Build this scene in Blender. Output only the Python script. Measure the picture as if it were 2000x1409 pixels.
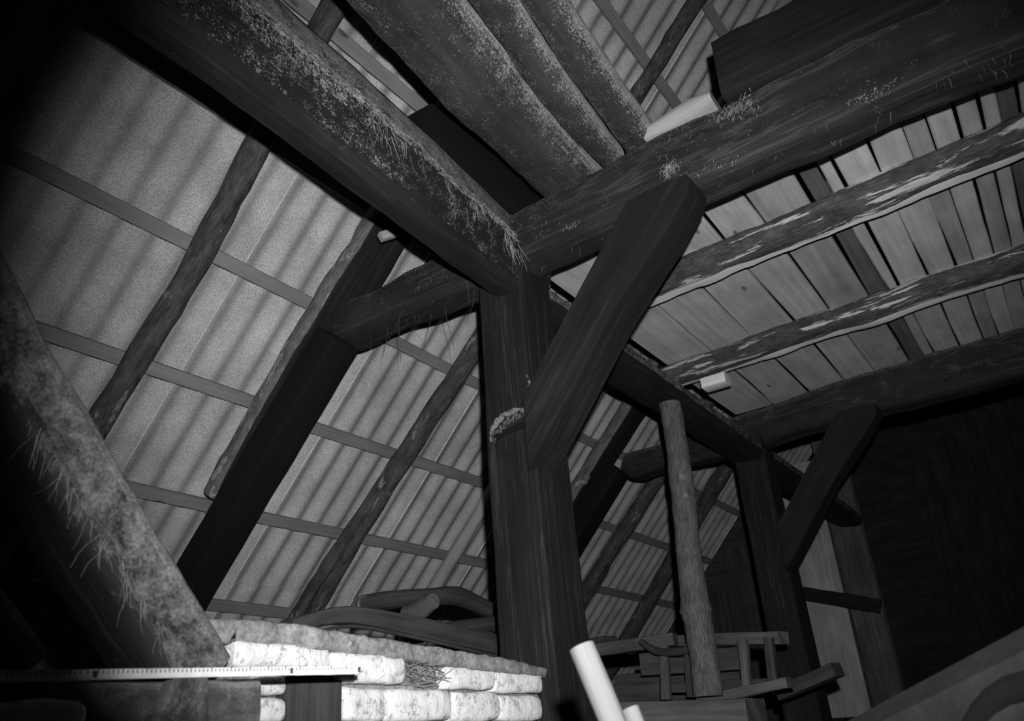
import bpy, math, random
from mathutils import Vector, Matrix, noise

for o in list(bpy.data.objects):
    bpy.data.objects.remove(o)
sc = bpy.context.scene
col = sc.collection
H = 1.30                      # lens height above the barn floor; numbers below are measured from the lens

# ------------------------------------------------------------------ camera
YAW, PITCH, ROLL = 0.56744, 0.43972, -0.076956
fwd = Vector((math.cos(PITCH)*math.cos(YAW), math.cos(PITCH)*math.sin(YAW), math.sin(PITCH)))
rgt = fwd.cross(Vector((0, 0, 1))).normalized()
upv = rgt.cross(fwd)
r2 = rgt*math.cos(ROLL) + upv*math.sin(ROLL)
u2 = -rgt*math.sin(ROLL) + upv*math.cos(ROLL)
cam = bpy.data.cameras.new('camera')
cam.sensor_width = 36.0
cam.lens = 36.0*1610.6/2000.0
cam.clip_start = 0.02
cam.dof.use_dof = True
cam.dof.focus_distance = 3.9
cam.dof.aperture_fstop = 4.0
cam_o = bpy.data.objects.new('camera', cam)
col.objects.link(cam_o)
M = Matrix((r2, u2, -fwd)).transposed().to_4x4()
M.translation = Vector((0, 0, H))
cam_o.matrix_world = M
sc.camera = cam_o

# ------------------------------------------------------------------ world, flash, exposure
w = bpy.data.worlds.new('world')
sc.world = w
w.use_nodes = True
bg = w.node_tree.nodes['Background']
bg.inputs[0].default_value = (1, 1, 1, 1)
bg.inputs[1].default_value = 0.002
fl = bpy.data.lights.new('camera_flash', 'SPOT')
fl.energy = 790
fl.spot_size = math.radians(77)
fl.spot_blend = 0.75
fl.shadow_soft_size = 0.022
fl_o = bpy.data.objects.new('camera_flash', fl)
col.objects.link(fl_o)
FLP = Vector((0, 0, H)) + r2*0.07 + u2*0.20 + fwd*0.02
aim = (fwd + r2*0.06 - u2*0.07).normalized()
fl_o.location = FLP
fl_o.rotation_euler = aim.to_track_quat('-Z', 'Y').to_euler()
sc.view_settings.view_transform = 'Standard'
sc.view_settings.look = 'None'
sc.view_settings.gamma = 1.0
sc.view_settings.use_curve_mapping = False
sc.view_settings.exposure = 0.0

# ------------------------------------------------------------------ materials (all grey: the photograph is black and white)
def nt(name, rough=0.85):
    m = bpy.data.materials.new(name)
    m.use_nodes = True
    t = m.node_tree
    b = t.nodes['Principled BSDF']
    b.inputs['Roughness'].default_value = rough
    b.inputs['Specular IOR Level'].default_value = 0.25
    return m, t, b

def N(t, typ, **kw):
    n = t.nodes.new(typ)
    for k, v in kw.items():
        setattr(n, k, v)
    return n

def mapped(t, src, scale):
    mp = N(t, 'ShaderNodeMapping')
    mp.inputs['Scale'].default_value = scale
    t.links.new(src, mp.inputs['Vector'])
    return mp.outputs[0]

def noise_n(t, vec, scale, detail=4, rough=0.6):
    n = N(t, 'ShaderNodeTexNoise')
    n.inputs['Scale'].default_value = scale
    n.inputs['Detail'].default_value = detail
    n.inputs['Roughness'].default_value = rough
    t.links.new(vec, n.inputs['Vector'])
    return n.outputs[0]

def ramp(t, fac, p0, v0, p1, v1):
    r = N(t, 'ShaderNodeMapRange')
    r.inputs['From Min'].default_value = p0
    r.inputs['From Max'].default_value = p1
    r.inputs['To Min'].default_value = v0
    r.inputs['To Max'].default_value = v1
    t.links.new(fac, r.inputs['Value'])
    return r.outputs[0]

def math_n(t, op, a, b):
    n = N(t, 'ShaderNodeMath', operation=op)
    for i, v in enumerate((a, b)):
        if isinstance(v, (int, float)):
            n.inputs[i].default_value = v
        else:
            t.links.new(v, n.inputs[i])
    return n.outputs[0]

def mix_f(t, fac, a, b):
    n = N(t, 'ShaderNodeMix', data_type='FLOAT')
    for i, v in ((0, fac), (2, a), (3, b)):
        if isinstance(v, (int, float)):
            n.inputs[i].default_value = v
        else:
            t.links.new(v, n.inputs[i])
    return n.outputs[0]

def to_col(t, val, b):
    c = N(t, 'ShaderNodeCombineColor')
    for i in range(3):
        t.links.new(val, c.inputs[i])
    t.links.new(c.outputs[0], b.inputs['Base Color'])

def bump(t, h, b, strength, dist=0.01):
    n = N(t, 'ShaderNodeBump')
    n.inputs['Strength'].default_value = strength
    n.inputs['Distance'].default_value = dist
    t.links.new(h, n.inputs['Height'])
    t.links.new(n.outputs[0], b.inputs['Normal'])

def wood(name, lo, hi, gs=(2.5, 70), dust=None, dustc=0.22, rough=0.85, bmp=0.5, blot=0.5, specks=0.0, dvar=0.25, knots=None, cracks=0.0, dfine=0.30, dwid=0.6):
    """weathered timber: streaky grain along its length, blotches, settled dust on faces that lean upward"""
    m, t, b = nt(name, rough)
    uv = N(t, 'ShaderNodeUVMap').outputs[0]
    geo = N(t, 'ShaderNodeNewGeometry')
    g = noise_n(t, mapped(t, uv, (gs[0], gs[1], 1)), 1.0, 5, 0.65)
    bl = noise_n(t, mapped(t, uv, (2.2, 5, 1)), 1.0, 3)
    v = ramp(t, g, 0.32, lo, 0.72, hi)
    v = math_n(t, 'MULTIPLY', v, ramp(t, bl, 0.25, 1-blot, 0.75, 1+blot))
    if cracks:
        cn = noise_n(t, mapped(t, uv, (0.55, 11, 1)), 1.0, 4, 0.55)
        ck = math_n(t, 'ABSOLUTE', math_n(t, 'SUBTRACT', cn, 0.5), 0)
        v = math_n(t, 'MULTIPLY', v, ramp(t, ck, 0.003, 1+cracks, 0.018, 1))
    if knots:
        vo = N(t, 'ShaderNodeTexVoronoi')
        vo.inputs['Scale'].default_value = 1.0
        t.links.new(mapped(t, uv, (2.0, 6.0, 1)), vo.inputs['Vector'])
        v = mix_f(t, ramp(t, vo.outputs['Distance'], 0.05, 0.85, 0.09, 0), v, knots)
    if specks:
        sp = noise_n(t, mapped(t, uv, (16, 40, 1)), 1.0, 5, 0.7)
        v = mix_f(t, ramp(t, sp, 0.66, 0, 0.72, specks), v, dustc)
    if dust is not None:
        sx = N(t, 'ShaderNodeSeparateXYZ')
        t.links.new(geo.outputs['True Normal'], sx.inputs[0])
        dn = noise_n(t, geo.outputs['Position'], 14, 6, 0.75)
        dn2 = noise_n(t, geo.outputs['Position'], 130, 3, 0.7)
        k = math_n(t, 'ADD', sx.outputs[2], ramp(t, dn, 0.3, -dvar, 0.7, dvar))
        k = math_n(t, 'ADD', k, ramp(t, dn2, 0.35, -dfine, 0.65, dfine))
        fac = ramp(t, k, dust, 0, dust+dwid, 1)
        v = mix_f(t, fac, v, ramp(t, dn2, 0.3, dustc*0.65, 0.7, dustc*1.3))
    to_col(t, v, b)
    bump(t, math_n(t, 'ADD', g, math_n(t, 'MULTIPLY', bl, 0.6)), b, bmp, 0.012)
    return m

def bark(name, lo, mid, hi, thr=0.58, gs=(6, 14), pm=(3.2, 7.0)):
    m, t, b = nt(name, 0.9)
    uv = N(t, 'ShaderNodeUVMap').outputs[0]
    a = noise_n(t, mapped(t, uv, (gs[0], gs[1], 1)), 1.0, 6, 0.7)
    c = noise_n(t, mapped(t, uv, (pm[0], pm[1], 1)), 1.0, 5, 0.7)
    f = noise_n(t, mapped(t, uv, (18, 110, 1)), 1.0, 3)
    v = ramp(t, a, 0.3, lo, 0.7, mid)
    v = math_n(t, 'MULTIPLY', v, ramp(t, f, 0.3, 0.6, 0.7, 1.4))
    v = mix_f(t, ramp(t, c, thr, 0, thr+0.03, 1), v, hi)
    to_col(t, v, b)
    bump(t, math_n(t, 'ADD', a, f), b, 0.7, 0.015)
    return m

def speckle(name, base, vary=0.25, fine=160, rough=0.9, streak=None, bmp=0.2, big=3.0):
    m, t, b = nt(name, rough)
    geo = N(t, 'ShaderNodeNewGeometry')
    p = geo.outputs['Position']
    a = noise_n(t, p, fine, 2, 0.7)
    c = noise_n(t, p, big, 5, 0.65)
    v = math_n(t, 'MULTIPLY', ramp(t, a, 0.3, base*(1-vary), 0.7, base*(1+vary)), ramp(t, c, 0.3, 0.72, 0.7, 1.28))
    to_col(t, v, b)
    bump(t, a, b, bmp, 0.004)
    return m

def whitewash(name, base, dirt, thr=0.44):
    m, t, b = nt(name, 0.9)
    p = N(t, 'ShaderNodeNewGeometry').outputs['Position']
    a = noise_n(t, p, 26, 6, 0.7)
    c = noise_n(t, mapped(t, p, (16, 16, 9)), 1.0, 4, 0.55)
    v = ramp(t, a, 0.25, base*0.75, 0.6, base)
    crack = math_n(t, 'ABSOLUTE', math_n(t, 'SUBTRACT', c, 0.5), 0)
    v = mix_f(t, ramp(t, crack, 0.003, 0.8, 0.010, 0), v, dirt)
    v = mix_f(t, ramp(t, a, thr-0.1, 0.8, thr, 0), v, dirt)
    to_col(t, v, b)
    bump(t, a, b, 0.6, 0.012)
    return m

def plain(name, v, rough=0.6, metal=0):
    m, t, b = nt(name, rough)
    p = N(t, 'ShaderNodeNewGeometry').outputs['Position']
    to_col(t, ramp(t, noise_n(t, p, 9, 5, 0.7), 0.3, v*0.7, 0.7, v*1.3), b)
    b.inputs['Metallic'].default_value = metal
    return m

MAT = dict(
    sheet=speckle('asbestos_cement', 0.335, 0.42, 150, big=2.2),
    sheet_edge=plain('asbestos_cement_cut_edge', 0.75),
    roofbatten=wood('roof_batten_wood', 0.15, 0.21, (1.5, 60), bmp=0.15, blot=0.2, knots=0.05),
    batten=wood('sawn_batten', 0.24, 0.31, (1.5, 60), bmp=0.15, blot=0.2, knots=0.05),
    plate=wood('sooty_plate_timber', 0.005, 0.012, (1.5, 40), dust=-0.05, dustc=0.23, dwid=0.5, specks=0.12, cracks=0.8, bmp=0.4, dvar=0.35),
    tie=wood('sooty_tie_timber', 0.009, 0.022, (1.0, 36), dust=0.22, dustc=0.11, specks=0.15, bmp=0.5, dvar=0.3, cracks=1.2),
    post=wood('smoked_oak_post', 0.0025, 0.011, (1.0, 50), dust=0.5, dustc=0.12, cracks=1.8, specks=0.2, bmp=0.35),
    brace=wood('smoked_oak_brace', 0.004, 0.012, (1.0, 32), dust=0.6, dustc=0.10, cracks=0.8, specks=0.2, bmp=0.25),
    dark=wood('black_timber', 0.0012, 0.003, (1.5, 60), bmp=0.3),  # black foot rafters, plus the added void block and the notch strip
    baulk=wood('baulk_timber', 0.004, 0.014, (1.5, 45), dust=0.5, dustc=0.12, specks=0.4),
    strut=wood('dusty_strut_timber', 0.008, 0.028, (2, 20), dust=-0.30, dustc=0.30, dvar=0.5, dfine=0.12, dwid=1.5, cracks=0.6),
    sill=wood('grey_sill_timber', 0.03, 0.09, (2, 20), dust=-0.1, dustc=0.26, dvar=0.5, dfine=0.12, dwid=1.3),
    slab=wood('dusty_slab_timber', 0.018, 0.038, (1.5, 22), dust=-0.80, dustc=0.27, blot=0.35),
    board=wood('loft_board', 0.38, 0.52, (0.8, 30), bmp=0.2, blot=0.25, knots=0.10),
    board2=wood('grey_loft_board', 0.28, 0.40, (0.8, 30), bmp=0.2, blot=0.3, knots=0.08),
    board3=wood('brown_loft_board', 0.08, 0.14, (0.8, 30), bmp=0.2, blot=0.3),
    joist=bark('joist_bark', 0.02, 0.10, 0.46, 0.545, pm=(1.6, 16)),
    sawn=wood('sawn_face', 0.60, 0.76, (1.5, 60), bmp=0.1, blot=0.15),
    pole=bark('rafter_pole_bark', 0.015, 0.095, 0.18, 0.60, (5, 16)),
    edge=bark('bark_edged_rafter', 0.05, 0.16, 0.26, 0.56, (7, 10)),
    prop=bark('prop_bark', 0.045, 0.13, 0.17, 0.60, (8, 18)),
    old=wood('old_grey_wood', 0.045, 0.09, (2, 40), bmp=0.4),
    old2=wood('old_dark_wood', 0.02, 0.05, (2, 40), bmp=0.4),
    stick=wood('peeled_stick', 0.10, 0.145, (2, 40), bmp=0.3, blot=0.15, knots=0.06),
    gable=wood('gable_board', 0.22, 0.36, (1.2, 30), bmp=0.3, blot=0.3),
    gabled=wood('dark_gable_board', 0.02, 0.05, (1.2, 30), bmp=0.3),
    white=whitewash('whitewashed_brick', 0.62, 0.14, 0.43),
    mortar=speckle('clay_mortar', 0.17, 0.4, 60, big=9, bmp=0.8),
    brickdark=speckle('bare_brick', 0.10, 0.3, 60, big=9, bmp=0.5),
    dust=speckle('settled_dust', 0.13, 0.4, 80, bmp=0.8),
    web=plain('cobweb_thread', 0.30),
    straw=plain('straw', 0.16),
    rule=plain('white_rule', 0.74, 0.5),
    tick=plain('rule_black', 0.06),
    metal=speckle('painted_sheet_metal', 0.038, 0.15, 40, rough=0.6, bmp=0.1),
    rubber=plain('black_rubber', 0.012, 0.7),
    earth=speckle('earth_floor', 0.10, 0.3, 30, bmp=0.6),
)

# ------------------------------------------------------------------ builders
rnd = random.Random(4)

def make_obj(name, verts, faces, mat, uvs=None, parent=None, origin=None, fmats=None, sharp=40, mats=None):
    """verts measured from the lens; mesh origin at the base of the thing"""
    if origin is None:
        xs = [v[0] for v in verts]; ys = [v[1] for v in verts]; zs = [v[2] for v in verts]
        origin = Vector(((min(xs)+max(xs))/2, (min(ys)+max(ys))/2, min(zs)))
    me = bpy.data.meshes.new(name)
    me.from_pydata([Vector(v)-origin for v in verts], [], faces)
    for m in (mats or [mat]):
        me.materials.append(MAT[m])
    if fmats:
        me.polygons.foreach_set('material_index', fmats)
    if uvs:
        ul = me.uv_layers.new(name='UVMap')
        li = 0
        for f in uvs:
            for c in f:
                ul.data[li].uv = c
                li += 1
    me.polygons.foreach_set('use_smooth', [True]*len(me.polygons))
    me.update()
    me.set_sharp_from_angle(angle=math.radians(sharp))
    o = bpy.data.objects.new(name, me)
    col.objects.link(o)
    wl = origin + Vector((0, 0, H))
    if parent is not None:
        o.parent = parent
        o.location = wl - parent.location
    else:
        o.location = wl
    return o

def empty(name, loc):
    o = bpy.data.objects.new(name, None)
    o.empty_display_size = 0.1
    col.objects.link(o)
    o.location = Vector(loc) + Vector((0, 0, H))
    return o

def tag(o, label=None, cat=None, group=None, kind=None):
    if label: o['label'] = label
    if cat: o['category'] = cat
    if group: o['group'] = group
    if kind: o['kind'] = kind
    return o

def rrect(wd, ht, r=0.02, k=2, seg=3):
    """rounded rectangle ring, counter-clockwise; first axis side, second axis up"""
    r = min(r, wd*0.49, ht*0.49)
    pts = []
    for cx, cy, a0 in ((wd/2-r, ht/2-r, 0), (-wd/2+r, ht/2-r, 90), (-wd/2+r, -ht/2+r, 180), (wd/2-r, -ht/2+r, 270)):
        for i in range(seg+1):
            a = math.radians(a0 + 90*i/seg)
            pts.append((cx+r*math.cos(a), cy+r*math.sin(a)))
    out = []
    n = len(pts)
    for i in range(n):
        p, q = pts[i], pts[(i+1) % n]
        out.append(p)
        L = math.hypot(q[0]-p[0], q[1]-p[1])
        if L > r*1.2 and L > 0.03:
            for j in range(1, k+1):
                out.append((p[0]+(q[0]-p[0])*j/(k+1), p[1]+(q[1]-p[1])*j/(k+1)))
    return out

def circ(r, n=14, sq=1.0):
    return [(r*math.cos(2*math.pi*i/n), sq*r*math.sin(2*math.pi*i/n)) for i in range(n)]

def resample(path, vals, step):
    """Catmull-Rom through the path points, with the values carried along"""
    P = [Vector(p) for p in path]
    outp, outv = [], []
    n = len(P)
    for i in range(n-1):
        L = (P[i+1]-P[i]).length
        k = max(1, int(round(L/step)))
        p0 = P[i-1] if i > 0 else P[i]*2-P[i+1]
        p3 = P[i+2] if i+2 < n else P[i+1]*2-P[i]
        for j in range(k):
            s = j/k
            a, b2, c2, d2 = p0, P[i], P[i+1], p3
            q = 0.5*((2*b2) + (c2-a)*s + (2*a-5*b2+4*c2-d2)*s*s + (3*b2-a-3*c2+d2)*s*s*s)
            outp.append(q)
            outv.append(tuple(u+(v-u)*s for u, v in zip(vals[i], vals[i+1])))
    outp.append(P[-1]); outv.append(tuple(vals[-1]))
    return outp, outv

def loft_data(path, section, vals=None, up=(0, 0, 1), step=0.07, amp=0.0, freq=4.0, seed=0.0, endcut=0.0):
    """sweep a section; section is a ring or a function of the carried values"""
    if vals is None:
        vals = [(1.0,)]*len(path)
    P, Vv = resample(path, vals, step)
    up = Vector(up)
    verts, rings, us = [], [], []
    u = rnd.random()*40
    vo = rnd.random()*40
    n = len(P)
    vs = None
    for i in range(n):
        t = (P[min(i+1, n-1)]-P[max(i-1, 0)]).normalized()
        side = up.cross(t).normalized()
        upp = t.cross(side).normalized()
        ring = section(*Vv[i]) if callable(section) else [(a*Vv[i][0], b*Vv[i][0]) for a, b in section]
        if i > 0:
            u += (P[i]-P[i-1]).length
        us.append(u)
        if vs is None:
            vs = [0.0]
            for k in range(len(ring)):
                p, q = ring[k], ring[(k+1) % len(ring)]
                vs.append(vs[-1]+math.hypot(q[0]-p[0], q[1]-p[1]))
        idx = []
        for a, b in ring:
            v = P[i] + side*a + upp*b
            if amp:
                nv = noise.noise(Vector((v.x*freq+seed*7.3, v.y*freq+seed*3.1, v.z*freq-seed*5.7)))
                nv += 0.5*noise.noise(Vector((v.x*freq*3+seed, v.y*freq*3-seed, v.z*freq*3)))
                d = (side*a+upp*b)
                if d.length > 1e-6:
                    v = v + d.normalized()*amp*nv
            idx.append(len(verts)); verts.append(v)
        rings.append(idx)
    faces, uvs = [], []
    m = len(rings[0])
    for i in range(n-1):
        for k in range(m):
            k2 = (k+1) % m
            faces.append((rings[i][k], rings[i][k2], rings[i+1][k2], rings[i+1][k]))
            uvs.append(((us[i], vs[k]+vo), (us[i], vs[k+1]+vo), (us[i+1], vs[k+1]+vo), (us[i+1], vs[k]+vo)))
    for e, ring in ((0, rings[0][::-1]), (n-1, rings[-1])):
        faces.append(tuple(ring))
        c = sum((verts[q] for q in ring), Vector())/len(ring)
        uvs.append(tuple((vo+(verts[q]-c).dot(Vector((0.3, 0.9, 0.1)))*0.3, vo+(verts[q]-c).z+(verts[q]-c).x) for q in ring))
    return verts, faces, uvs

def timber(name, path, section, mat, label=None, cat=None, group=None, parent=None, vals=None, up=(0, 0, 1), step=0.07, amp=0.004, freq=4.0, fm=None, mats=None, sharp=40, fk=None):
    v, f, uv = loft_data(path, section, vals, up, step, amp, freq, rnd.random()*20)
    fmats = None
    if fm:
        fmats = []
        for q in f:
            a, b, c = v[q[0]], v[q[1]], v[q[2]]
            fmats.append(fm((b-a).cross(c-b).normalized()))
    if fk:
        m_, ks = fk
        fmats = [1 if (i % m_ in ks and i < len(f)-2) else 0 for i in range(len(f))]
    o = make_obj(name, v, f, mat, uv, parent, fmats=fmats, mats=mats, sharp=sharp)
    if label:
        tag(o, label, cat, group)
    return o

def box_data(x0, x1, y0, y1, z0, z1):
    v = [(x, y, z) for x in (x0, x1) for y in (y0, y1) for z in (z0, z1)]
    f = [(0, 1, 3, 2), (4, 6, 7, 5), (0, 4, 5, 1), (2, 3, 7, 6), (0, 2, 6, 4), (1, 5, 7, 3)]
    uv = []
    for q in f:
        a, b, c = (Vector(v[k]) for k in q[:3])
        n = (b-a).cross(c-b)
        ax = max(range(3), key=lambda k: abs(n[k]))
        o2 = [k for k in range(3) if k != ax]
        uv.append(tuple((v[k][o2[0]], v[k][o2[1]]) for k in q))
    return [Vector(p) for p in v], f, uv

def lump(name, x0, x1, y0, y1, z0, z1, mat, parent=None, rd=0.012, amp=0.004, nx=5):
    """a hand-made, slightly rounded block (brick, stone, clod)"""
    ring = rrect(y1-y0, z1-z0, rd, 1, 2)
    L = x1-x0
    cy, cz = (y0+y1)/2, (z0+z1)/2
    ps = [(x0, cy, cz), (x0+rd*0.5, cy, cz)] + [(x0+rd+(L-2*rd)*i/nx, cy, cz) for i in range(1, nx)] + [(x1-rd*0.5, cy, cz), (x1, cy, cz)]
    vals = [(0.86,), (0.97,)] + [(1.0,)]*(nx-1) + [(0.97,), (0.86,)]
    v, f, uv = loft_data(ps, ring, vals, step=10, amp=amp, freq=14, seed=rnd.random()*30)
    return make_obj(name, v, f, mat, uv, parent, sharp=60)

def strands_data(starts, lmin, lmax, rad, droop=1.0, wild=0.5, seg=6, r=rnd):
    V, F = [], []
    for s in starts:
        p = Vector(s)
        L = r.uniform(lmin, lmax)
        d = Vector((r.uniform(-1, 1)*wild, r.uniform(-1, 1)*wild, -droop)).normalized()
        base = len(V)
        rr = rad*r.uniform(0.7, 1.5)
        for i in range(seg+1):
            k = rr*(1-0.6*i/seg)
            for a in range(3):
                an = a*2.094
                V.append(p + Vector((math.cos(an)*k, math.sin(an)*k, 0 if abs(d.z) > 0.5 else math.sin(an+1)*k)))
            d = (d + Vector((r.uniform(-1, 1), r.uniform(-1, 1), r.uniform(-1, 1)))*0.35*wild + Vector((0, 0, -0.1*droop))).normalized()
            p = p + d*(L/seg)
        for i in range(seg):
            for a in range(3):
                b2 = (a+1) % 3
                F.append((base+i*3+a, base+i*3+b2, base+i*3+3+b2, base+i*3+3+a))
    return V, F

def strands(name, starts, lmin, lmax, rad, parent, mat='web', **kw):
    v, f = strands_data(starts, lmin, lmax, rad, **kw)
    o = make_obj(name, v, f, mat, None, parent)
    o['kind'] = 'stuff'
    return o

def copy_tree(o, parent=None, dx=0.0):
    c = o.copy()
    col.objects.link(c)
    c.parent = parent
    if parent is None:
        c.location = o.location + Vector((dx, 0, 0))
    for ch in list(o.children):
        copy_tree(ch, c)
    return c

# ------------------------------------------------------------------ roof frame of reference
TH = math.radians(46.76)
D0 = 3.89                                          # inner face of the sheets
NRM = Vector((0, math.sin(TH), math.cos(TH)))      # outward
SLP = Vector((0, -math.cos(TH), math.sin(TH)))     # up the slope
def rp(x, y, d):
    """point over plan position y on the plane at distance d from the lens"""
    z = (d - y*math.sin(TH))/math.cos(TH)
    return Vector((x, y, z))
RIDGE_Y = -1.35

# ------------------------------------------------------------------ setting: floor, outer wall, roof sheets
v, f, uv = box_data(-3, 15, -6.5, 6.5, -H-0.1, -H)
tag(make_obj('floor', v, f, 'earth', uv), 'trodden earth floor of the barn', kind='structure')
v, f, uv = box_data(-3, 9.7, 5.28, 5.45, -H, 0.16)
tag(make_obj('wall_outer', v, f, 'mortar', uv), 'low outer wall under the eaves', kind='structure')

roof = tag(empty('roof', (3, 3, 0)), 'corrugated cement roof slope over the aisle', kind='structure')
PITCH_X, WAVE = 1.05, 0.175
def sheet_mesh(length):
    W = PITCH_X + 0.085
    n = int(W/WAVE*10)
    V, F, FM = [], [], []
    for j in range(2):
        for side in range(2):
            for i in range(n+1):
                x = W*i/n
                h = -0.017*math.cos(2*math.pi*x/WAVE) - 0.010*(1-x/W) + (0.007 if side else 0.0)
                V.append(Vector((x, 0, 0)) + SLP*(length*j) + NRM*(h - 0.009*(1-j)*0 + 0.010*(1-j)))
    def I(j, s, i): return (j*2+s)*(n+1)+i
    for i in range(n):
        F.append((I(0, 0, i), I(1, 0, i), I(1, 0, i+1), I(0, 0, i+1))); FM.append(0)
        F.append((I(0, 1, i), I(0, 1, i+1), I(1, 1, i+1), I(1, 1, i))); FM.append(0)
        F.append((I(0, 0, i), I(0, 0, i+1), I(0, 1, i+1), I(0, 1, i))); FM.append(0)
        F.append((I(1, 0, i), I(1, 1, i), I(1, 1, i+1), I(1, 0, i+1))); FM.append(0)
    F.append((I(0, 0, 0), I(0, 1, 0), I(1, 1, 0), I(1, 0, 0))); FM.append(1)
    F.append((I(0, 0, n), I(1, 0, n), I(1, 1, n), I(0, 1, n))); FM.append(1)
    me = bpy.data.meshes.new('corrugated_sheet')
    me.from_pydata(V, [], F)
    me.materials.append(MAT['sheet']); me.materials.append(MAT['sheet_edge'])
    me.polygons.foreach_set('material_index', FM)
    me.polygons.foreach_set('use_smooth', [True]*len(F))
    me.update()
    me.set_sharp_from_angle(angle=math.radians(50))
    return me
row_y = [5.55, 4.46, 2.77, 1.06, RIDGE_Y]
for r in range(4):
    L = (row_y[r]-row_y[r+1])/math.cos(TH) + 0.14
    me = sheet_mesh(L)
    for k in range(-1, 10):
        x0 = 2.34 - 2*PITCH_X + k*PITCH_X
        o = bpy.data.objects.new('corrugated_sheet', me)
        col.objects.link(o)
        o.parent = roof
        o.location = rp(x0, row_y[r], D0+0.022) + Vector((0, 0, H)) - roof.location

# other slope, out of the picture, closes the roof
zr = rp(0, RIDGE_Y, D0).z
v = [Vector((-1.9, RIDGE_Y, zr+0.06)), Vector((14.7, RIDGE_Y, zr+0.06)), Vector((14.7, RIDGE_Y-6.6, zr-6.95)), Vector((-1.9, RIDGE_Y-6.6, zr-6.95))]
v += [p+Vector((0, -0.02, 0.03)) for p in v]
f = [(0, 1, 2, 3), (7, 6, 5, 4), (0, 4, 5, 1), (1, 5, 6, 2), (2, 6, 7, 3), (3, 7, 4, 0)]
tag(make_obj('roof_far_slope', v, f, 'sheet'), 'far slope of the corrugated roof beyond the ridge', kind='structure')

# ------------------------------------------------------------------ battens
rows = [4.86, 4.43, 3.99, 3.55, 3.09, 2.66, 2.24, 1.82, 1.39, 0.96, 0.53, 0.1]
words = ['lowest', 'second', 'third', 'fourth', 'fifth', 'sixth', 'seventh', 'eighth', 'ninth', 'tenth', 'eleventh', 'twelfth']
spans = [(-1.6, 2.93, 'before the bark-edged main rafter'), (2.9, 6.12, 'between the two main rafters'), (6.09, 9.62, 'beyond the far main rafter')]
for i, y in enumerate(rows):
    for j, (xa, xb, ww) in enumerate(spans):
        if i in (0, 11) and j == 2:
            continue
        dy = rnd.uniform(-0.012, 0.012)
        wd = 0.072 if i < 8 else 0.075
        timber('roof_batten', [rp(xa, y+dy, D0-0.028), rp(xb, y-dy, D0-0.028)], rrect(0.072, 0.030, 0.003, 0, 1), 'roofbatten',
               'thin sawn roof batten, %s row up from the eaves, %s' % (words[i], ww), 'batten', 'battens under the corrugated roof',
               up=NRM, step=0.9, amp=0.0)

# ------------------------------------------------------------------ rafters
DP = 3.775
def rafter_pole(x_pts, rad, label, y0=5.2, y1=-1.2, mat='pole', d=DP, amp=0.012, name='rafter_pole'):
    ys = [y0+(y1-y0)*i/(len(x_pts)-1) for i in range(len(x_pts))]
    return timber(name, [rp(x, y, d) for x, y in zip(x_pts, ys)], circ(1.0, 14), mat, label, 'rafter', 'round pole rafters',
                  vals=[(rad*(1.0+0.12*math.sin(3.1*k)),) for k in range(len(x_pts))], up=NRM, step=0.09, amp=amp, freq=5)
rafter_pole([2.06, 2.08, 2.03, 2.04, 1.99, 2.0, 2.02, 2.03, 2.0, 2.0], 0.060, 'crooked round pole rafter before the bark-edged main rafter')
rafter_pole([4.02, 4.03, 4.01, 4.06, 4.1, 4.15, 4.18, 4.2, 4.2, 4.2], 0.058, 'round pole rafter just past the near tie beam, with a split half beside it')
rafter_pole([3.925, 3.93, 3.92, 3.965, 4.01, 4.05, 4.07, 4.1], 0.042, 'thin split pole lying tight against a round pole rafter', y1=1.9, d=3.79, name='split_pole')
rafter_pole([5.06, 5.06, 5.05, 5.05, 5.04, 5.04, 5.03], 0.05, 'slender pale pole rafter passing behind the central post', mat='batten')
rafter_pole([7.22, 7.2, 7.22, 7.35, 7.42, 7.45, 7.5], 0.075, 'round pole rafter beyond the far main rafter, nearer to it')
rafter_pole([8.6, 8.55, 8.45, 8.4, 8.4, 8.4, 8.4], 0.085, 'round pole rafter close to the end wall')
rafter_pole([0.9, 0.9, 0.88, 0.9, 0.9, 0.9], 0.06, 'round pole rafter in the dark above the raking strut')

# main rafters: bark-edged upper one and the squared foot timber under it
def main_rafter(dx, label, lab2):
    p = [rp(2.87+dx, 3.80, 3.72), rp(2.85+dx, 3.5, 3.71), rp(2.85+dx, 3.1, 3.71), rp(2.88+dx, 2.6, 3.71), rp(2.93+dx, 2.0, 3.71), rp(3.0+dx, 0.5, 3.71), rp(3.0+dx, -1.2, 3.71)]
    a = timber('main_rafter', p, lambda s: rrect(0.30*s, 0.12, 0.045, 1, 3), 'edge', label, 'rafter', 'bark-edged main rafters', fm=lambda n: 0 if n.x < -0.45 else 1, mats=['edge', 'baulk'],
               vals=[(0.86,), (0.95,), (1.0,), (1.05,), (1.15,), (1.1,), (1.1,)], up=NRM, amp=0.016, freq=5)
    q = [rp(2.84+dx, 5.25, 3.53), rp(2.835+dx, 4.4, 3.53), rp(2.825+dx, 3.6, 3.53), rp(2.83+dx, 2.90, 3.53)]
    b = timber('foot_rafter', q, rrect(0.195, 0.18, 0.012, 2, 2), 'dark', lab2, 'rafter', 'squared foot rafters', up=NRM, amp=0.003)
    return a, b
main_rafter(0, 'bark-edged main rafter footing on the near tie beam end', 'black squared foot rafter running down from the near tie beam end')
main_rafter(3.22, 'bark-edged main rafter over the far tie beam end', 'black squared foot rafter running down from the far tie beam end')

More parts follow.
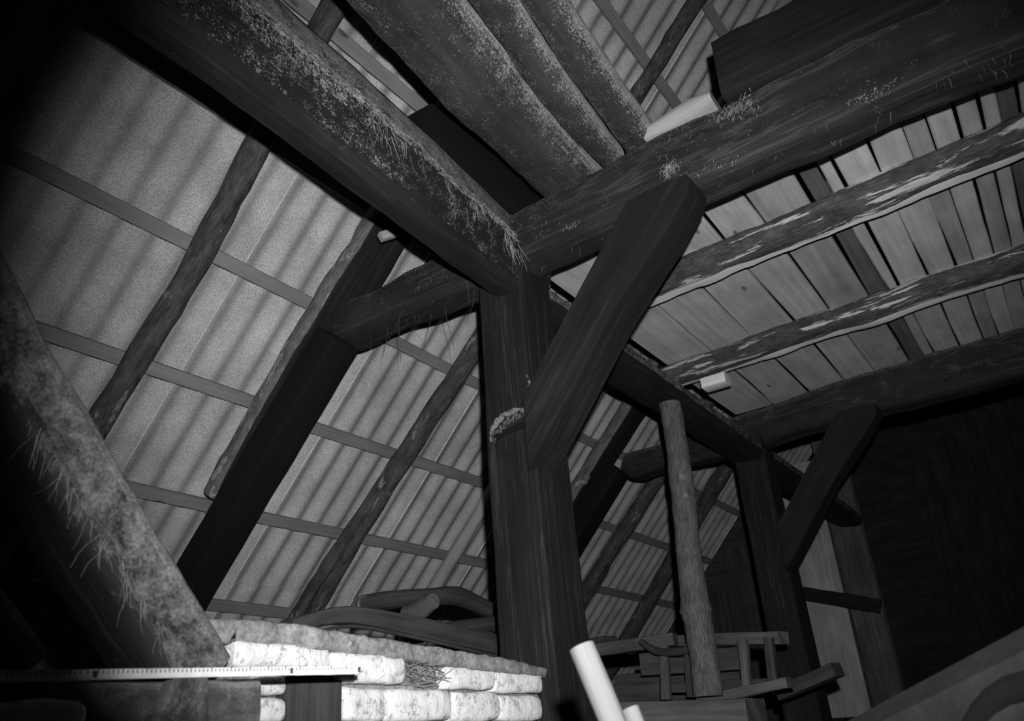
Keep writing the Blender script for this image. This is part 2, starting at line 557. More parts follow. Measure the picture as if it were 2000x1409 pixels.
# ------------------------------------------------------------------ posts
def post(x0, label):
    r = tag(empty('post', (x0+0.145, 1.86, -H)), label, 'post', 'standing posts')
    c = [(x0+0.145, 1.86, -H), (x0+0.15, 1.855, -0.3), (x0+0.147, 1.86, 0.6), (x0+0.142, 1.86, 1.15), (x0+0.145, 1.862, 1.3), (x0+0.145, 1.862, 2.12)]
    body = timber('shaft', c, lambda a, b: rrect(a, b, 0.016, 4, 3), 'post', parent=r,
           vals=[(0.30, 0.26), (0.30, 0.265), (0.295, 0.255), (0.29, 0.25), (0.285, 0.245), (0.28, 0.245)], up=(0, 1, 0), amp=0.005, freq=3)
    return r
post1 = post(2.85, 'thick smoked oak post standing against the whitewashed wall end')
post2 = post(6.30, 'dark oak post standing in the shadows under the far tie beam')

# ------------------------------------------------------------------ plates along the top of the posts
secA = [(1.84, 1.955), (1.79, 1.945), (1.745, 1.94), (1.715, 1.952), (1.70, 1.985), (1.688, 2.05), (1.676, 2.12), (1.667, 2.18), (1.672, 2.215), (1.69, 2.26),
        (1.71, 2.33), (1.735, 2.41), (1.765, 2.47), (1.82, 2.50), (1.92, 2.50), (1.95, 2.45), (1.94, 2.3), (1.90, 2.15), (1.86, 2.02)]
secA = [(y-1.80, z-2.2) for y, z in secA][::-1]
plateA = timber('plate_beam', [(-1.2, 1.76, 2.2), (0.3, 1.76, 2.2), (1.0, 1.755, 2.2), (1.7, 1.785, 2.2), (2.3, 1.81, 2.19), (2.8, 1.845, 2.19), (3.16, 1.865, 2.18)],
                [(a, b) for a, b in secA], 'plate',
                'long sooty plate beam with a dusty cobwebbed edge, running overhead to the central post', 'beam', amp=0.008, freq=4, step=0.045,
                vals=[(1.0,)]*5+[(0.97,), (0.93,)], sharp=45)
secF = [(1.98, 1.955), (1.90, 1.945), (1.83, 1.94), (1.775, 1.95), (1.745, 2.0), (1.75, 2.05), (1.79, 2.10), (1.84, 2.16), (1.90, 2.22), (1.97, 2.25), (2.03, 2.2), (2.04, 2.05), (2.02, 1.98)]
secF = [(y-1.88, z-2.08) for y, z in secF][::-1]
timber('plate_beam', [(3.12, 1.87, 2.08), (4.5, 1.88, 2.09), (6.2, 1.87, 2.07), (9.58, 1.87, 2.08)], secF, 'plate',
       'rounded plate beam running from the central post to the far post', 'beam', amp=0.012, freq=3)

# ------------------------------------------------------------------ tie beams
def tie(dx, dz, label, mat, name='tie_beam'):
    st = [(2.99, 2.21, 0.14), (2.97, 2.205, 0.21), (2.88, 2.20, 0.235), (2.55, 2.205, 0.225), (2.2, 2.215, 0.26), (1.95, 2.225, 0.30), (1.55, 2.25, 0.30), (1.25, 2.265, 0.315), (0.9, 2.28, 0.335),
          (0.6, 2.275, 0.335), (0.2, 2.285, 0.345), (-0.2, 2.285, 0.335), (-1.0, 2.28, 0.34), (-4.8, 2.28, 0.34)]
    return timber(name, [(2.965+dx, y, z+dz) for y, z, h in st], lambda h: [(a, b) for a, b in rrect(0.24, h, 0.06, 3, 5)], mat, label, 'beam', 'tie beams',
                  vals=[(h,) for y, z, h in st], amp=0.016, freq=3.5, step=0.05)
tie1 = tie(0.0, 0.0, 'massive near tie beam resting on the central post above the brace', 'tie')
tie2 = tie(3.5, -0.02, 'dark far tie beam carried by the far post', 'tie')

# ------------------------------------------------------------------ braces
def brace(dx, label, mat):
    # front face outline (y, z); the head laps over the face of the tie beam
    out = [(1.75, 1.375), (1.672, 1.463), (1.40, 1.80), (1.128, 2.126), (0.97, 2.14), (0.855, 2.130), (0.838, 2.10), (0.86, 2.04), (0.98, 1.90), (1.251, 1.636), (1.46, 1.38), (1.672, 1.123), (1.75, 1.05)]
    n = len(out)
    V, F, UV = [], [], []
    layers = [(2.80, 0.985), (2.809, 1.0), (2.90, 1.0), (2.98, 1.0), (2.99, 0.985)]
    c = Vector((1.25, 1.62))
    for x, s in layers:
        for y, z in out:
            k = 1.0 if s == 1.0 else s
            V.append(Vector((x+dx, c.x+(y-c.x)*k, c.y+(z-c.y)*k)))
    ax = Vector((0, -0.64, 0.77)); az = Vector((0, 0.77, 0.64))
    def u(v): return (v.dot(ax)+7*dx, v.dot(az)+v.x)
    for l in range(len(layers)-1):
        for i in range(n):
            j = (i+1) % n
            q = (l*n+i, (l+1)*n+i, (l+1)*n+j, l*n+j)
            F.append(q); UV.append(tuple(u(V[k]) for k in q))
    q = tuple(range(n)); F.append(q); UV.append(tuple(u(V[k]) for k in q))
    q = tuple(range((len(layers)-1)*n, len(layers)*n))[::-1]; F.append(q); UV.append(tuple(u(V[k]) for k in q))
    return tag(make_obj('brace', V, F, mat, UV, sharp=35), label, 'brace', 'diagonal braces under the tie beams')
brace(0.0, 'stout diagonal brace from the central post up to the near tie beam', 'brace')
brace(3.45, 'dark diagonal brace from the far post up to the far tie beam', 'brace')

# ------------------------------------------------------------------ loft boards (ceiling over the nave) and joists
ceil = tag(empty('ceiling', (4.8, 0, 2.45)), 'loft floor of wide rough boards seen from below', kind='structure')
edges = [2.02, 1.67, 1.36, 1.06, 0.82, 0.56, 0.45, 0.385, 0.21, 0.05, -0.05, -0.16, -0.26, -0.335, -0.41, -0.6, -0.82, -1.0, -1.25, -1.5, -1.7, -1.95, -2.2, -2.5, -2.8, -3.1, -3.5, -3.9, -4.3, -4.7]
bm = ['board', 'board', 'board', 'board', 'board2', 'board3', 'board', 'board', 'board', 'board2', 'board', 'board2', 'board', 'board3', 'board2', 'board3', 'board2']
for i in range(len(edges)-1):
    a, b = edges[i], edges[i+1]
    g = 0.007 if i < 6 else 0.004
    x0 = (3.25 if i == 0 else 3.03) + rnd.uniform(-0.02, 0.05)
    zt = rnd.uniform(-0.006, 0.008)
    mname = bm[i] if i < len(bm) else rnd.choice(['board', 'board2', 'board3'])
    wob = [rnd.uniform(-0.014, 0.010) for k in range(6)]
    xs = [x0, 3.6, 4.4, 5.2, 6.0, 6.62]
    timber('loft_board', [(x, (a+b)/2+wob[k]*0.5, 2.468+zt) for k, x in enumerate(xs)], lambda w_: rrect(w_, 0.032, 0.006, 0, 1), mname, parent=ceil,
           vals=[(a-b-2*g+wob[k],) for k in range(6)], step=0.25, amp=0.004, freq=6)

def joist(pts, label, wv, sws):
    """split log: bark all round, the sawn underside shows pale"""
    base = [(0.07, 0.95), (0.03, 1.0), (-0.03, 1.0), (-0.07, 0.9), (-0.09, 0.5), (-0.095, 0.05), (-0.088, -0.35), (-0.068, -0.68), (-0.036, -0.90), (0.0, -0.98)]
    def sec(hh, sw):
        return [(a, b*hh) for a, b in base] + [(0.082-sw, -hh), (0.082-sw*0.5, -hh), (0.082, -0.98*hh), (0.09, -0.6*hh), (0.092, -0.1*hh), (0.088, 0.45*hh)]
    return timber('joist', pts, sec, 'joist', label, 'joist', 'half-log joists under the loft boards', vals=[(h, q) for h, q in zip(wv, sws)], step=0.06, amp=0.012, freq=5,
                  fk=(16, (10, 11)), mats=['joist', 'sawn'], sharp=30)
joist([(4.03, 2.05, 2.385), (4.01, 1.5, 2.385), (3.98, 1.15, 2.385), (3.96, 0.85, 2.385), (3.94, 0.55, 2.38), (3.92, 0.2, 2.385), (3.90, -0.1, 2.38), (3.87, -0.4, 2.38), (3.85, -1.2, 2.385), (3.82, -4.7, 2.385)],
      'half-log joist with flaking bark, next to the near tie beam', [0.068, 0.07, 0.072, 0.068, 0.068, 0.074, 0.074, 0.07, 0.07, 0.07], [0.05, 0.07, 0.075, 0.04, 0.02, 0.05, 0.075, 0.05, 0.06, 0.06])
joist([(5.30, 2.05, 2.385), (5.28, 1.5, 2.382), (5.25, 1.2, 2.385), (5.23, 0.9, 2.385), (5.22, 0.6, 2.378), (5.20, 0.2, 2.385), (5.18, -0.4, 2.38), (5.15, -1.2, 2.385), (5.1, -4.7, 2.385)],
      'half-log joist with a pale sawn edge, next to the far tie beam', [0.068, 0.07, 0.072, 0.07, 0.074, 0.07, 0.072, 0.07, 0.07], [0.03, 0.05, 0.07, 0.06, 0.08, 0.07, 0.05, 0.06, 0.06])
timber('wedge_block', [(5.36, 1.80, 2.265), (5.36, 1.62, 2.265)], rrect(0.12, 0.075, 0.006, 1, 2), 'sawn', 'short pale wooden block under the joist end by the plate beam', 'block', amp=0.002)

# ------------------------------------------------------------------ dusty slabs and poles lying from the tie beam toward the viewer
def half_log(name, pts, wv, depth, label, cat):
    def sec(wd):
        n = 16
        ring = [(wd/2*math.cos(math.pi + math.pi*i/n), depth*math.sin(math.pi + math.pi*i/n)) for i in range(n+1)]
        ring += [(wd*0.45, 0.03), (wd*0.15, 0.035), (-wd*0.15, 0.035), (-wd*0.45, 0.03)]
        return ring
    return timber(name, pts, sec, 'slab', label, cat, 'dusty slabs lying on the tie beam', vals=[(a,) for a in wv], step=0.05, amp=0.012, freq=3.5, sharp=60)
half_log('log_slab', [(3.06, 1.50, 2.56), (2.5, 1.485, 2.56), (1.8, 1.43, 2.56), (1.0, 1.36, 2.56), (-0.9, 1.25, 2.56)], [0.33, 0.35, 0.38, 0.38, 0.38], 0.115,
         'wide dusty half-log slab reaching from the near tie beam toward the viewer', 'slab')
half_log('log_slab', [(3.0, 1.255, 2.55), (2.4, 1.22, 2.55), (1.8, 1.15, 2.55), (1.0, 1.07, 2.55), (-0.9, 0.95, 2.55)], [0.13, 0.15, 0.165, 0.17, 0.17], 0.085,
         'narrow dusty slab between the wide half-log slab and the outer slab', 'slab')
half_log('log_slab', [(3.02, 1.09, 2.56), (2.4, 1.05, 2.56), (1.8, 0.99, 2.56), (1.0, 0.90, 2.56), (-0.9, 0.78, 2.56)], [0.17, 0.17, 0.155, 0.15, 0.15], 0.09,
         'outer dusty slab of the row, its far end beside the pale board', 'slab')
timber('flat_board', [(2.95, 1.37, 2.575), (1.8, 1.27, 2.575), (-0.9, 1.1, 2.575)], rrect(0.16, 0.02, 0.005, 1, 1), 'old', 'thin grey board showing through the crack between two dusty slabs', 'board', amp=0.003)
timber('pale_board', [(2.97, 1.04, 2.50), (2.97, 0.90, 2.515), (2.965, 0.80, 2.525), (2.965, 0.70, 2.53)], lambda h: rrect(0.2, h, 0.045, 1, 3), 'batten',
       'pale curved board end lying on top of the near tie beam', 'board', vals=[(0.07,), (0.10,), (0.11,), (0.06,)], amp=0.006)
timber('timber_baulk', [(3.12, 0.67, 2.75), (3.11, 0.2, 2.74), (3.1, -0.6, 2.73), (3.1, -2.2, 2.72)], rrect(0.3, 0.34, 0.03, 3, 3), 'baulk',
       'heavy rough timber baulk lying on the loft boards above the near tie beam', 'timber', amp=0.014, freq=4)

timber('shade_block', [(2.35, 1.93, 2.63), (3.0, 1.92, 2.63), (3.7, 1.92, 2.62)], rrect(0.22, 0.25, 0.02, 2, 2), 'dark',  # added block: its black colour stands in for the shaded void here
       'added black block standing in for the shaded void beside the wide dusty slab', 'timber', amp=0.008)

# ------------------------------------------------------------------ raking struts at the left
def strut(top, bot, y, th, dp, label):
    return timber('raking_strut', [(top[0], y, top[1]), ((top[0]*2+bot[0])/3, y, (top[1]*2+bot[1])/3+0.01), ((top[0]+2*bot[0])/3, y, (top[1]+2*bot[1])/3-0.01), (bot[0], y, bot[1])],
                  rrect(dp, th, 0.045, 3, 4), 'strut', label, 'strut', 'raking struts', up=(0.767, 0, 0.641), amp=0.010, freq=5)
strut((-0.19, 1.90), (1.24, 0.19), 1.75, 0.168, 0.22, 'dusty raking strut coming down onto the low wall behind the measuring rule')
strut((0.12, 0.95), (0.80, 0.18), 1.67, 0.13, 0.18, 'short blurred strut standing before the raking strut')

# ------------------------------------------------------------------ low brick wall
v, f, uv = box_data(1.2, 2.80, 1.785, 1.97, -H, 0.275)
wall = tag(make_obj('wall_left', v, f, 'mortar', uv), 'low whitewashed brick wall between the posts', kind='structure')
bricks = [(1.375, 1.690, 0.225, 0.288), (1.705, 2.000, 0.198, 0.276), (2.205, 2.465, 0.188, 0.256), (2.472, 2.775, 0.180, 0.252),
          (1.752, 1.915, 0.098, 0.188), (1.928, 2.216, 0.096, 0.186), (2.232, 2.480, 0.092, 0.180), (2.488, 2.750, 0.088, 0.172),
          (1.756, 2.04, 0.005, 0.088), (2.052, 2.32, 0.003, 0.086), (2.332, 2.58, 0.0, 0.083), (2.59, 2.76, 0.0, 0.080),
          (1.465, 1.545, 0.165, 0.215), (1.468, 1.545, 0.10, 0.158), (1.468, 1.545, 0.02, 0.092), (1.22, 1.372, 0.215, 0.280)]
for k in range(6):
    off = 0.12*(k % 2)
    x = 1.76+off-0.12
    while x < 2.7:
        bricks.append((max(x, 1.756), min(x+0.245, 2.76), -0.09-0.09*k, -0.008-0.09*k))
        x += 0.258
for x0, x1, z0, z1 in bricks:
    if x1-x0 < 0.04:
        continue
    lump('brick', x0, x1, 1.738+rnd.uniform(-0.004, 0.004), 1.80, z0, z1, 'white', wall, 0.016, 0.006)
# lumpy clay capping
cap = timber('clay_capping', [(1.2, 1.87, 0.305), (1.3, 1.87, 0.305), (1.5, 1.865, 0.312), (1.8, 1.865, 0.300), (2.1, 1.865, 0.287), (2.5, 1.86, 0.268), (2.80, 1.87, 0.252)],
             lambda h: rrect(0.26, h, 0.014, 5, 3), 'mortar', parent=wall, vals=[(0.05,), (0.055,), (0.062,), (0.058,), (0.055,), (0.05,), (0.035,)], amp=0.011, freq=24, step=0.018)
# nest of twigs in the gap of the missing brick
V, F = [], []
rr = random.Random(9)
for i in range(150):
    p = Vector((rr.uniform(2.005, 2.2), rr.uniform(1.745, 1.80), rr.uniform(0.195, 0.275)))
    v, f = strands_data([p], 0.03, 0.10, 0.0022, droop=rr.uniform(-0.6, 0.6), wild=1.0, seg=4, r=rr)
    b = len(V); V += v; F += [tuple(q+b for q in t) for t in f]
o = make_obj('bird_nest', V, F, 'straw')
tag(o, 'ragged nest of twigs stuffed in the gap of a missing brick', 'nest')
# timbers set in the wall
timber('wall_stud', [(1.652, 1.81, -H), (1.65, 1.81, -0.4), (1.648, 1.81, 0.215)], rrect(0.195, 0.14, 0.012, 2, 2), 'old2', 'short weathered stud let into the whitewashed wall under the rule', 'stud', up=(0, 1, 0), amp=0.004)
timber('sill_timber', [(0.86, 1.68, 0.06), (1.1, 1.68, 0.063), (1.345, 1.68, 0.065)], rrect(0.16, 0.23, 0.015, 3, 3), 'sill', 'dusty sill timber carrying the measuring rule', 'timber', amp=0.008, freq=7)
timber('timber_end', [(1.10, 1.578, 0.005), (1.12, 1.58, 0.10), (1.14, 1.583, 0.19)], lambda s: rrect(0.13*s, 0.05, 0.01, 2, 2), 'sill', 'upright broken timber end standing in front of the sill timber', 'timber', up=(0, 1, 0), vals=[(1.0,), (0.95,), (0.55,)], amp=0.008, freq=9)
b2 = lump('loose_brick', 0.70, 0.865, 1.47, 1.58, 0.05, 0.128, 'white', None, 0.02, 0.008)
tag(b2, 'single loose whitewashed brick left of the sill timber', 'brick')

# folding rule
rule = tag(empty('measuring_rule', (1.0, 1.555, 0.17)), 'white graduated measuring rule lying along the wall on the sill timber', 'ruler')
def rz(x): return 0.1735 + (x-0.77)*0.0405
for i, (xa, xb, yo) in enumerate(((0.30, 0.93, 1.560), (0.90, 1.40, 1.553), (1.375, 1.612, 1.560))):
    timber('rule_segment', [(xa, yo, rz(xa)), (xb, yo, rz(xb))], rrect(0.0035, 0.0185, 0.0008, 0, 1), 'rule', parent=rule, up=(0, 0, 1), step=1, amp=0)
for x in (0.915, 1.388, 1.608):
    timber('hinge', [(x-0.003, 1.549, rz(x)), (x+0.003, 1.549, rz(x))], rrect(0.004, 0.012, 0.001, 0, 1), 'tick', parent=rule, step=1, amp=0)
V, F = [], []
x = 0.32
k = 0
while x < 1.60:
    yy = 1.5510 if 0.90 < x < 1.40 else 1.5580
    hgt = 0.006 if k % 5 else 0.010
    v, f, uv = box_data(x, x+0.0022, yy-0.0008, yy, rz(x)+0.001, rz(x)+0.001+hgt)
    b = len(V); V += v; F += [tuple(q+b for q in t) for t in f]
    x += 0.01; k += 1
o = make_obj('graduation_marks', V, F, 'tick', None, rule)
o['kind'] = 'stuff'

# ------------------------------------------------------------------ aisle loft deck (hidden behind the wall) and the things stored on it
deck = tag(empty('floor_loft', (3, 3.4, 0)), 'boarded loft deck over the aisle', kind='structure')
for k in range(10):
    y0 = 2.0 + k*0.33
    timber('deck_board', [(-1.5, y0+0.16, 0.20), (3.3, y0+0.16, 0.20)], rrect(0.32, 0.03, 0.004, 0, 1), 'old2', parent=deck, step=1, amp=0.003)
    timber('deck_board', [(3.32, y0+0.16, 0.035), (9.55, y0+0.16, 0.035)], rrect(0.32, 0.03, 0.004, 0, 1), 'old2', parent=deck, step=1, amp=0.003)

# sledge runner and bent timbers behind the wall
timber('sledge_runner', [(2.05, 2.32, 0.44), (2.25, 2.31, 0.49), (2.45, 2.3, 0.495), (2.85, 2.3, 0.47), (3.35, 2.3, 0.43), (3.6, 2.3, 0.40)], lambda h: rrect(0.07, h, 0.012, 2, 2), 'old2',
       'long dark curved sledge runner lying behind the whitewashed wall', 'runner', vals=[(0.05,), (0.06,), (0.07,), (0.085,), (0.085,), (0.08,)], amp=0.003)
timber('runner_iron', [(2.1, 2.262, 0.415), (2.3, 2.262, 0.452), (2.6, 2.262, 0.438), (3.2, 2.262, 0.385), (3.6, 2.262, 0.345)], rrect(0.015, 0.012, 0.002, 0, 1), 'old2',
       'thin bent iron strip under the sledge runner', 'strip', amp=0.0)
timber('lower_runner', [(2.3, 2.42, 0.40), (2.7, 2.42, 0.39), (3.3, 2.42, 0.34), (3.7, 2.42, 0.30)], rrect(0.08, 0.06, 0.01, 1, 2), 'old2', 'second curved runner in shadow beneath the first', 'runner', amp=0.004)
timber('bent_yoke', [(2.73, 2.62, 0.625), (2.96, 2.62, 0.665), (3.21, 2.63, 0.70), (3.42, 2.63, 0.725), (3.63, 2.64, 0.70), (3.93, 2.64, 0.65)], circ(1.0, 12, 0.85), 'old2',
       'bent wooden yoke with an iron end loop lying on top of the stored timbers', 'yoke', vals=[(0.042,), (0.045,), (0.05,), (0.056,), (0.05,), (0.045,)], amp=0.005)
timber('turned_pole', [(2.90, 2.50, 0.575), (2.885, 2.42, 0.581), (2.87, 2.36, 0.598), (2.86, 2.32, 0.603)], circ(1.0, 14), 'old', 'stub of a round pole with a grooved end pointing out under the yoke', 'pole',
       vals=[(0.042,), (0.044,), (0.04,), (0.034,)], amp=0.002, step=0.03)
timber('split_rail', [(2.9, 2.46, 0.48), (3.3, 2.44, 0.54), (3.75, 2.43, 0.60)], circ(1.0, 12, 0.8), 'old2', 'split rail slanting up under the bent yoke', 'rail', vals=[(0.045,), (0.05,), (0.05,)], amp=0.004)
timber('flat_rail', [(2.95, 2.40, 0.50), (3.3, 2.40, 0.49), (3.8, 2.40, 0.45)], rrect(0.06, 0.05, 0.01, 1, 2), 'old2', 'flat wooden rail lying along the top of the sledge runner', 'rail', amp=0.003)
Vt = []
ir = timber('iron_loop', [(2.735, 2.60, 0.655), (2.70, 2.60, 0.64), (2.69, 2.60, 0.595), (2.71, 2.60, 0.55), (2.735, 2.60, 0.545), (2.75, 2.60, 0.575)], circ(0.008, 6), 'tick',
            'small iron loop hanging from the end of the bent yoke', 'loop', amp=0, step=0.02, up=(0, 1, 0))

# ------------------------------------------------------------------ prop, pile of old boards at the right of the post
timber('prop_pole', [(4.72, 1.83, 1.94), (4.72, 1.835, 1.5), (4.71, 1.86, 1.0), (4.70, 1.865, 0.72), (4.70, 1.866, 0.65), (4.70, 1.867, 0.58), (4.70, 1.875, 0.19)], circ(1.0, 18), 'prop', 'knotty bark-covered prop pole under the far plate beam', 'pole',
       vals=[(0.066,), (0.072,), (0.074,), (0.078,), (0.094,), (0.080,), (0.084,)], up=(1, 0, 0), amp=0.010, freq=6, step=0.04)
def plank(a, b, wd, th, mat, label, cat='plank', up=(0, 0, 1), name='old_plank', amp=0.006):
    m_ = [(a[i]+b[i])/2 for i in range(3)]
    return timber(name, [a, m_, b], rrect(wd, th, 0.008, 2, 2), mat, label, cat, up=up, amp=amp, freq=6)
plank((4.35, 2.32, 0.125), (4.35, 1.50, 0.075), 0.28, 0.14, 'old', 'thick rough plank at the foot of the prop pole', name='foot_plank', amp=0.012)
plank((5.35, 2.5, 0.59), (5.05, 1.50, 0.475), 0.10, 0.07, 'old', 'straight squared rail on top of the pile behind the prop pole', name='top_rail')
plank((4.9, 2.95, 0.53), (5.0, 2.15, 0.545), 0.10, 0.075, 'old', 'notched rail on the pile beside the central post', name='notched_rail')
plank((5.0, 2.40, 0.42), (5.15, 1.80, 0.40), 0.10, 0.13, 'old2', 'wide dark board in the middle of the pile', name='wide_board')
plank((4.95, 2.25, 0.27), (5.15, 1.55, 0.235), 0.12, 0.06, 'old2', 'dark crossbar low in the pile behind the prop pole', name='crossbar')
plank((4.88, 2.0, 0.175), (4.86, 1.46, 0.225), 0.10, 0.055, 'old', 'pale short plank resting low in the pile, right of the prop pole', name='short_plank')
for i, (y, x) in enumerate(((2.2, 4.86), (2.04, 4.86), (1.72, 4.90), (1.58, 4.94))):
    plank((x, y, 0.20), (x+0.02, y-0.02, 0.505-0.01*i), 0.055, 0.05, 'old2' if i % 2 else 'old',
          ['upright slat of the pile nearest the central post', 'second upright slat of the pile from the central post', 'upright slat of the pile just right of the prop pole', 'upright slat of the pile nearest the far post'][i],
          'slat', up=(0, 1, 0), name='upright_slat')
timber('curved_stick', [(4.82, 2.30, 0.54), (4.80, 2.2, 0.47), (4.79, 2.05, 0.45), (4.80, 1.97, 0.455)], circ(1.0, 10), 'old2', 'curved branch hooked over the pile beside the prop pole', 'stick', vals=[(0.016,), (0.022,), (0.024,), (0.02,)], amp=0.002)
plank((5.6, 1.75, 0.20), (5.5, 1.35, 0.30), 0.12, 0.08, 'old2', 'dark log end sticking out of the pile by the far post', name='log_end')
plank((5.4, 3.6, 0.64), (5.2, 2.7, 0.62), 0.14, 0.05, 'old2', 'flat board at the back of the pile under the roof', name='back_board')
plank((4.72, 1.75, 0.01), (4.8, 1.25, -0.03), 0.2, 0.06, 'old2', 'dark board lying under the thick rough plank', name='under_board')
plank((5.35, 2.75, 0.30), (5.45, 1.9, 0.28), 0.2, 0.2, 'old2', 'dark squared block filling the back of the pile', name='block')

# peeled sticks in front
timber('peeled_stick', [(1.45, 0.30, -H), (1.45, 0.60, -0.42), (1.455, 0.77, 0.03), (1.452, 0.818, 0.168)], circ(1.0, 18), 'stick', 'bright peeled round stick leaning in front of the central post', 'stick',
       vals=[(0.027,), (0.0265,), (0.0255,), (0.0245,)], up=(1, 0, 0), amp=0.002, freq=12, step=0.04)
timber('peeled_stick', [(1.46, 0.33, -H), (1.46, 0.58, -0.45), (1.46, 0.735, 0.052)], circ(1.0, 14), 'stick', 'short peeled stick beside the bright leaning stick', 'stick',
       vals=[(0.017,), (0.017,), (0.016,)], up=(1, 0, 0), amp=0.001, step=0.05)

# ------------------------------------------------------------------ machine casing at the right
mc = tag(empty('farm_machine', (1.75, 0.15, -H)), 'grey sheet metal farm machine casing with a black round wheel, beside the sticks', 'machine')
P1, P2 = Vector((2.35, 0.62, -0.01)), Vector((1.5, -0.05, 0.165))
ax = (P2-P1).normalized()
nn = Vector((ax.y, -ax.x, 0)).normalized()
if nn.x > 0: nn = -nn
V = []
for p in (P1-ax*0.5, P2+ax*0.04):
    V += [p, p+nn*0.05+Vector((0, 0, -0.05)), p+nn*0.06+Vector((0, 0, -1.15)), p-nn*0.45+Vector((0, 0, -1.15)), p-nn*0.45+Vector((0, 0, -0.02))]
F = [(i, (i+1) % 5, (i+1) % 5+5, i+5) for i in range(5)] + [(4, 3, 2, 1, 0), (5, 6, 7, 8, 9)]
make_obj('casing', V, F, 'metal', None, mc)

# black wheel with rim standing against the casing
def on_face(a, b): return P1 + ax*a + Vector((0, 0, b)) + nn*0.075
hx = Vector((ax.x, ax.y, 0)).normalized()
wc = P1 + hx*0.96 + Vector((0, 0, -0.282)) + nn*0.09
R1 = 0.322
ringp = [wc + hx*(R1*math.cos(2*math.pi*i/40)) + Vector((0, 0, R1*math.sin(2*math.pi*i/40))) for i in range(41)]
timber('wheel_tyre', ringp, rrect(0.05, 0.05, 0.018, 0, 3), 'rubber', parent=mc, up=nn, step=0.1, amp=0)
Vd = []
for k in range(2):
    Vd += [wc + nn*(0.0 if k else 0.02) + hx*(0.31*math.cos(2*math.pi*i/40)) + Vector((0, 0, 0.31*math.sin(2*math.pi*i/40))) for i in range(40)]
Fd = [tuple(range(40)), tuple(range(79, 39, -1))] + [(i, (i+1) % 40, 40+(i+1) % 40, 40+i) for i in range(40)]
make_obj('wheel_disc', Vd, Fd, 'tick', None, mc)

# ------------------------------------------------------------------ end wall
gw = tag(empty('wall_far', (9.65, 0, -H)), 'boarded end wall of the barn', kind='structure')
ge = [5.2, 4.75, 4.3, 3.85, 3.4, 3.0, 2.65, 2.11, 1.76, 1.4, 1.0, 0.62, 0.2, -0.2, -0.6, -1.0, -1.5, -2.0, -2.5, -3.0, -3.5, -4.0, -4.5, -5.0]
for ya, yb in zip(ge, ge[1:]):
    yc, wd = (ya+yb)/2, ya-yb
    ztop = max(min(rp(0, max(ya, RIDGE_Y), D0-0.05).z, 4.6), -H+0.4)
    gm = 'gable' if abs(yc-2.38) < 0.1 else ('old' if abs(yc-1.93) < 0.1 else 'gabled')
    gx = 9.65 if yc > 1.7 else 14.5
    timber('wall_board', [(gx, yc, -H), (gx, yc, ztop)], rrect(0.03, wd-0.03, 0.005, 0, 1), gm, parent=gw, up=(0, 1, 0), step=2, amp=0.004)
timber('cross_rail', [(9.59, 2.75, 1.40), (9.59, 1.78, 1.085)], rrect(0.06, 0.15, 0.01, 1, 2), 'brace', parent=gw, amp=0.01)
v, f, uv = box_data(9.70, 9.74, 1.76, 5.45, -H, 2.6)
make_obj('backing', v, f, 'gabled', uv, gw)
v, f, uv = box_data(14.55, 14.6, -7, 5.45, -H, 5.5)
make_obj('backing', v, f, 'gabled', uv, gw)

# ------------------------------------------------------------------ dust crust, cobwebs and straw
def crust(name, pts, rad, parent, host_up=(1, 0, 0)):
    return timber(name, pts, circ(1.0, 9, 0.7), 'dust', parent=parent, vals=[(r_,) for r_ in rad], up=host_up, amp=0.014, freq=40, step=0.008)
crust('dust_crust', [(2.846, 1.955, 1.235), (2.842, 1.945, 1.285), (2.838, 1.90, 1.318), (2.836, 1.85, 1.34), (2.836, 1.79, 1.337), (2.838, 1.735, 1.32)], [0.004, 0.010, 0.016, 0.014, 0.010, 0.008], post1)
crust('dust_crust', [(2.83, 1.722, 1.46), (2.835, 1.728, 1.39), (2.84, 1.735, 1.32), (2.842, 1.74, 1.24), (2.842, 1.745, 1.17)], [0.003, 0.006, 0.010, 0.010, 0.004], post1)
for nm, lab in (('mortise', None),):
    timber('notch_shade', [(2.849, 1.93, 1.25), (2.849, 1.80, 1.268), (2.849, 1.745, 1.262)], rrect(0.012, 0.03, 0.003, 0, 1), 'dark', parent=post1, amp=0.004)  # black strip on the post face, painting the shade of a recess

def pick(o, cond, n, seed, clump=1, sp=0.03):
    """random points on the faces of a thing that meet cond, in clumps"""
    r = random.Random(seed)
    off = o.location - Vector((0, 0, H))
    if o.parent: off = off + o.parent.location
    vs = [v.co+off for v in o.data.vertices]
    qs = [q for q in ([vs[i] for i in p.vertices] for p in o.data.polygons if len(p.vertices) == 4) if cond((q[0]+q[2])/2)]
    def on(q):
        u, v = r.random(), r.random()
        return (q[0]*(1-u)+q[1]*u)*(1-v) + (q[3]*(1-u)+q[2]*u)*v
    out = []
    while len(out) < n:
        p = on(r.choice(qs))
        near = [q for q in qs if (q[0]-p).length < sp*2] or [r.choice(qs)]
        for k in range(r.randint(1, clump*2-1)):
            out.append(on(r.choice(near)))
    return out
R3 = random.Random(21)
edgeA = pick(plateA, lambda p: 0.5 < p.x < 3.0 and p.y < 1.76 and p.y > 1.6 and 2.15 < p.z < 2.28, 3600, 1, 20, 0.04)
strands('cobweb_fuzz', edgeA, 0.008, 0.03, 0.0011, plateA, droop=0.9, wild=1.3, seg=3, r=R3)
edgeL = pick(plateA, lambda p: 0.5 < p.x < 3.0 and p.y < 1.74 and 2.12 < p.z < 2.24, 170, 2, 5, 0.03)
strands('cobweb_thread', edgeL, 0.03, 0.13, 0.0011, plateA, droop=1.2, wild=0.6, seg=8, r=R3)
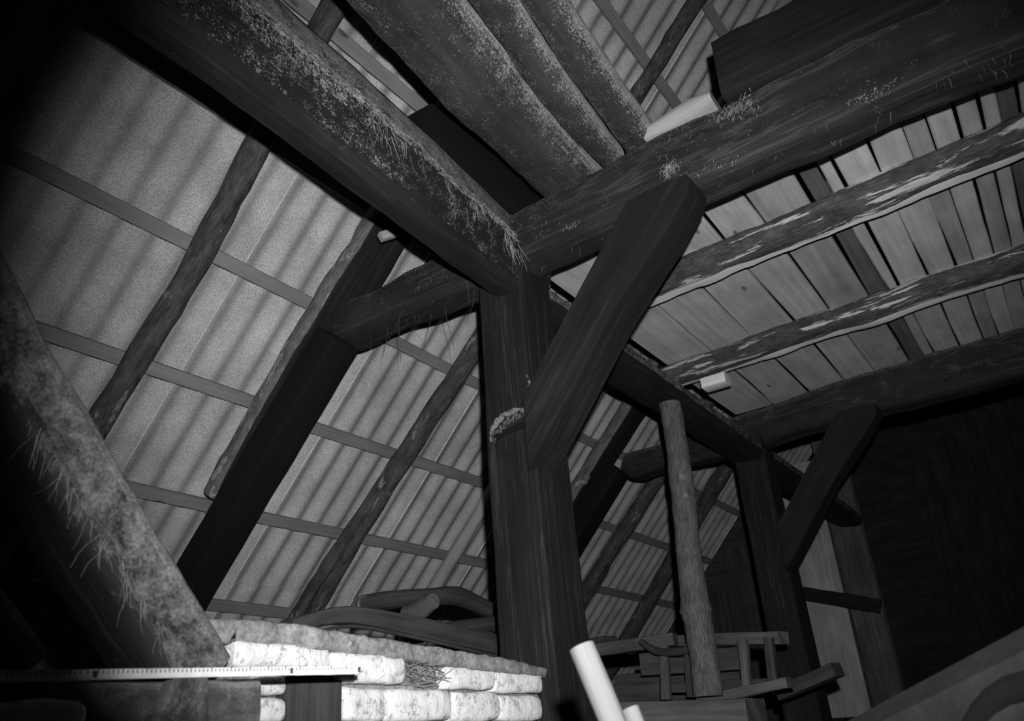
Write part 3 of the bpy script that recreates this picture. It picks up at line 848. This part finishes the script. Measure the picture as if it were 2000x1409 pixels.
tb = pick(tie1, lambda p: 2.86 < p.x < 3.0 and p.z < 2.15 and -0.6 < p.y < 2.8, 150, 4, 5, 0.04)
strands('cobweb_fringe', tb, 0.012, 0.045, 0.0016, tie1, mat='tick', droop=1.0, wild=1.1, seg=5, r=R3)
tl = pick(tie1, lambda p: 2.86 < p.x < 3.0 and p.z < 2.15 and 1.95 < p.y < 2.75, 9, 5, 2, 0.05)
strands('hanging_root', tl, 0.10, 0.28, 0.0018, tie1, mat='tick', droop=1.3, wild=0.5, seg=9, r=R3)
tf = pick(tie1, lambda p: p.x < 2.87 and 2.14 < p.z < 2.42 and 0.0 < p.y < 2.7, 700, 6, 22, 0.03)
strands('cobweb_fuzz', tf, 0.005, 0.026, 0.0008, tie1, droop=0.7, wild=1.8, seg=6, r=R3)
pf = [Vector((2.846, R3.uniform(1.735, 1.745), R3.uniform(1.15, 1.5))) for k in range(50)] + [Vector((2.838, 1.74+0.2*u_, 1.325-0.04*(2*u_-0.6)**2+R3.uniform(-0.02, 0.01))) for u_ in [R3.random() for k in range(140)]]
strands('cobweb_fuzz', pf, 0.005, 0.022, 0.0008, post1, droop=0.8, wild=1.4, seg=5, r=R3)

timber('wooden_wedge', [(2.66, 2.44, 2.43), (2.72, 2.40, 2.47)], rrect(0.04, 0.045, 0.005, 1, 2), 'batten', 'small pale wooden wedge tucked between the plate beam and the bark-edged main rafter', 'wedge', amp=0.002)
st_ = [Vector((R3.uniform(0.75, 1.2), 1.63, 0)) for k in range(80)]
for p in st_:
    p.z = 0.203 + (1.156-p.x)*1.133 + R3.uniform(-0.01, 0.02)
strands('straw_wisp', st_, 0.015, 0.09, 0.0010, bpy.data.objects['raking_strut'], droop=1.0, wild=0.8, seg=6, r=R3)

# dust drifted on the tie beam top by the pale board, and a smear on the post
R4 = random.Random(5)
dp = [Vector((2.835+R4.uniform(0, 0.01), R4.gauss(0.60, 0.06), R4.gauss(2.37, 0.025))) for k in range(220)]
strands('cobweb_fuzz', dp, 0.005, 0.03, 0.0008, tie1, droop=0.8, wild=1.6, seg=5, r=R4)
dp = [Vector((2.832, R4.gauss(0.93, 0.02), R4.gauss(2.215, 0.02))) for k in range(160)]
strands('cobweb_clump', dp, 0.006, 0.03, 0.0009, tie1, droop=0.5, wild=1.8, seg=5, r=R4)
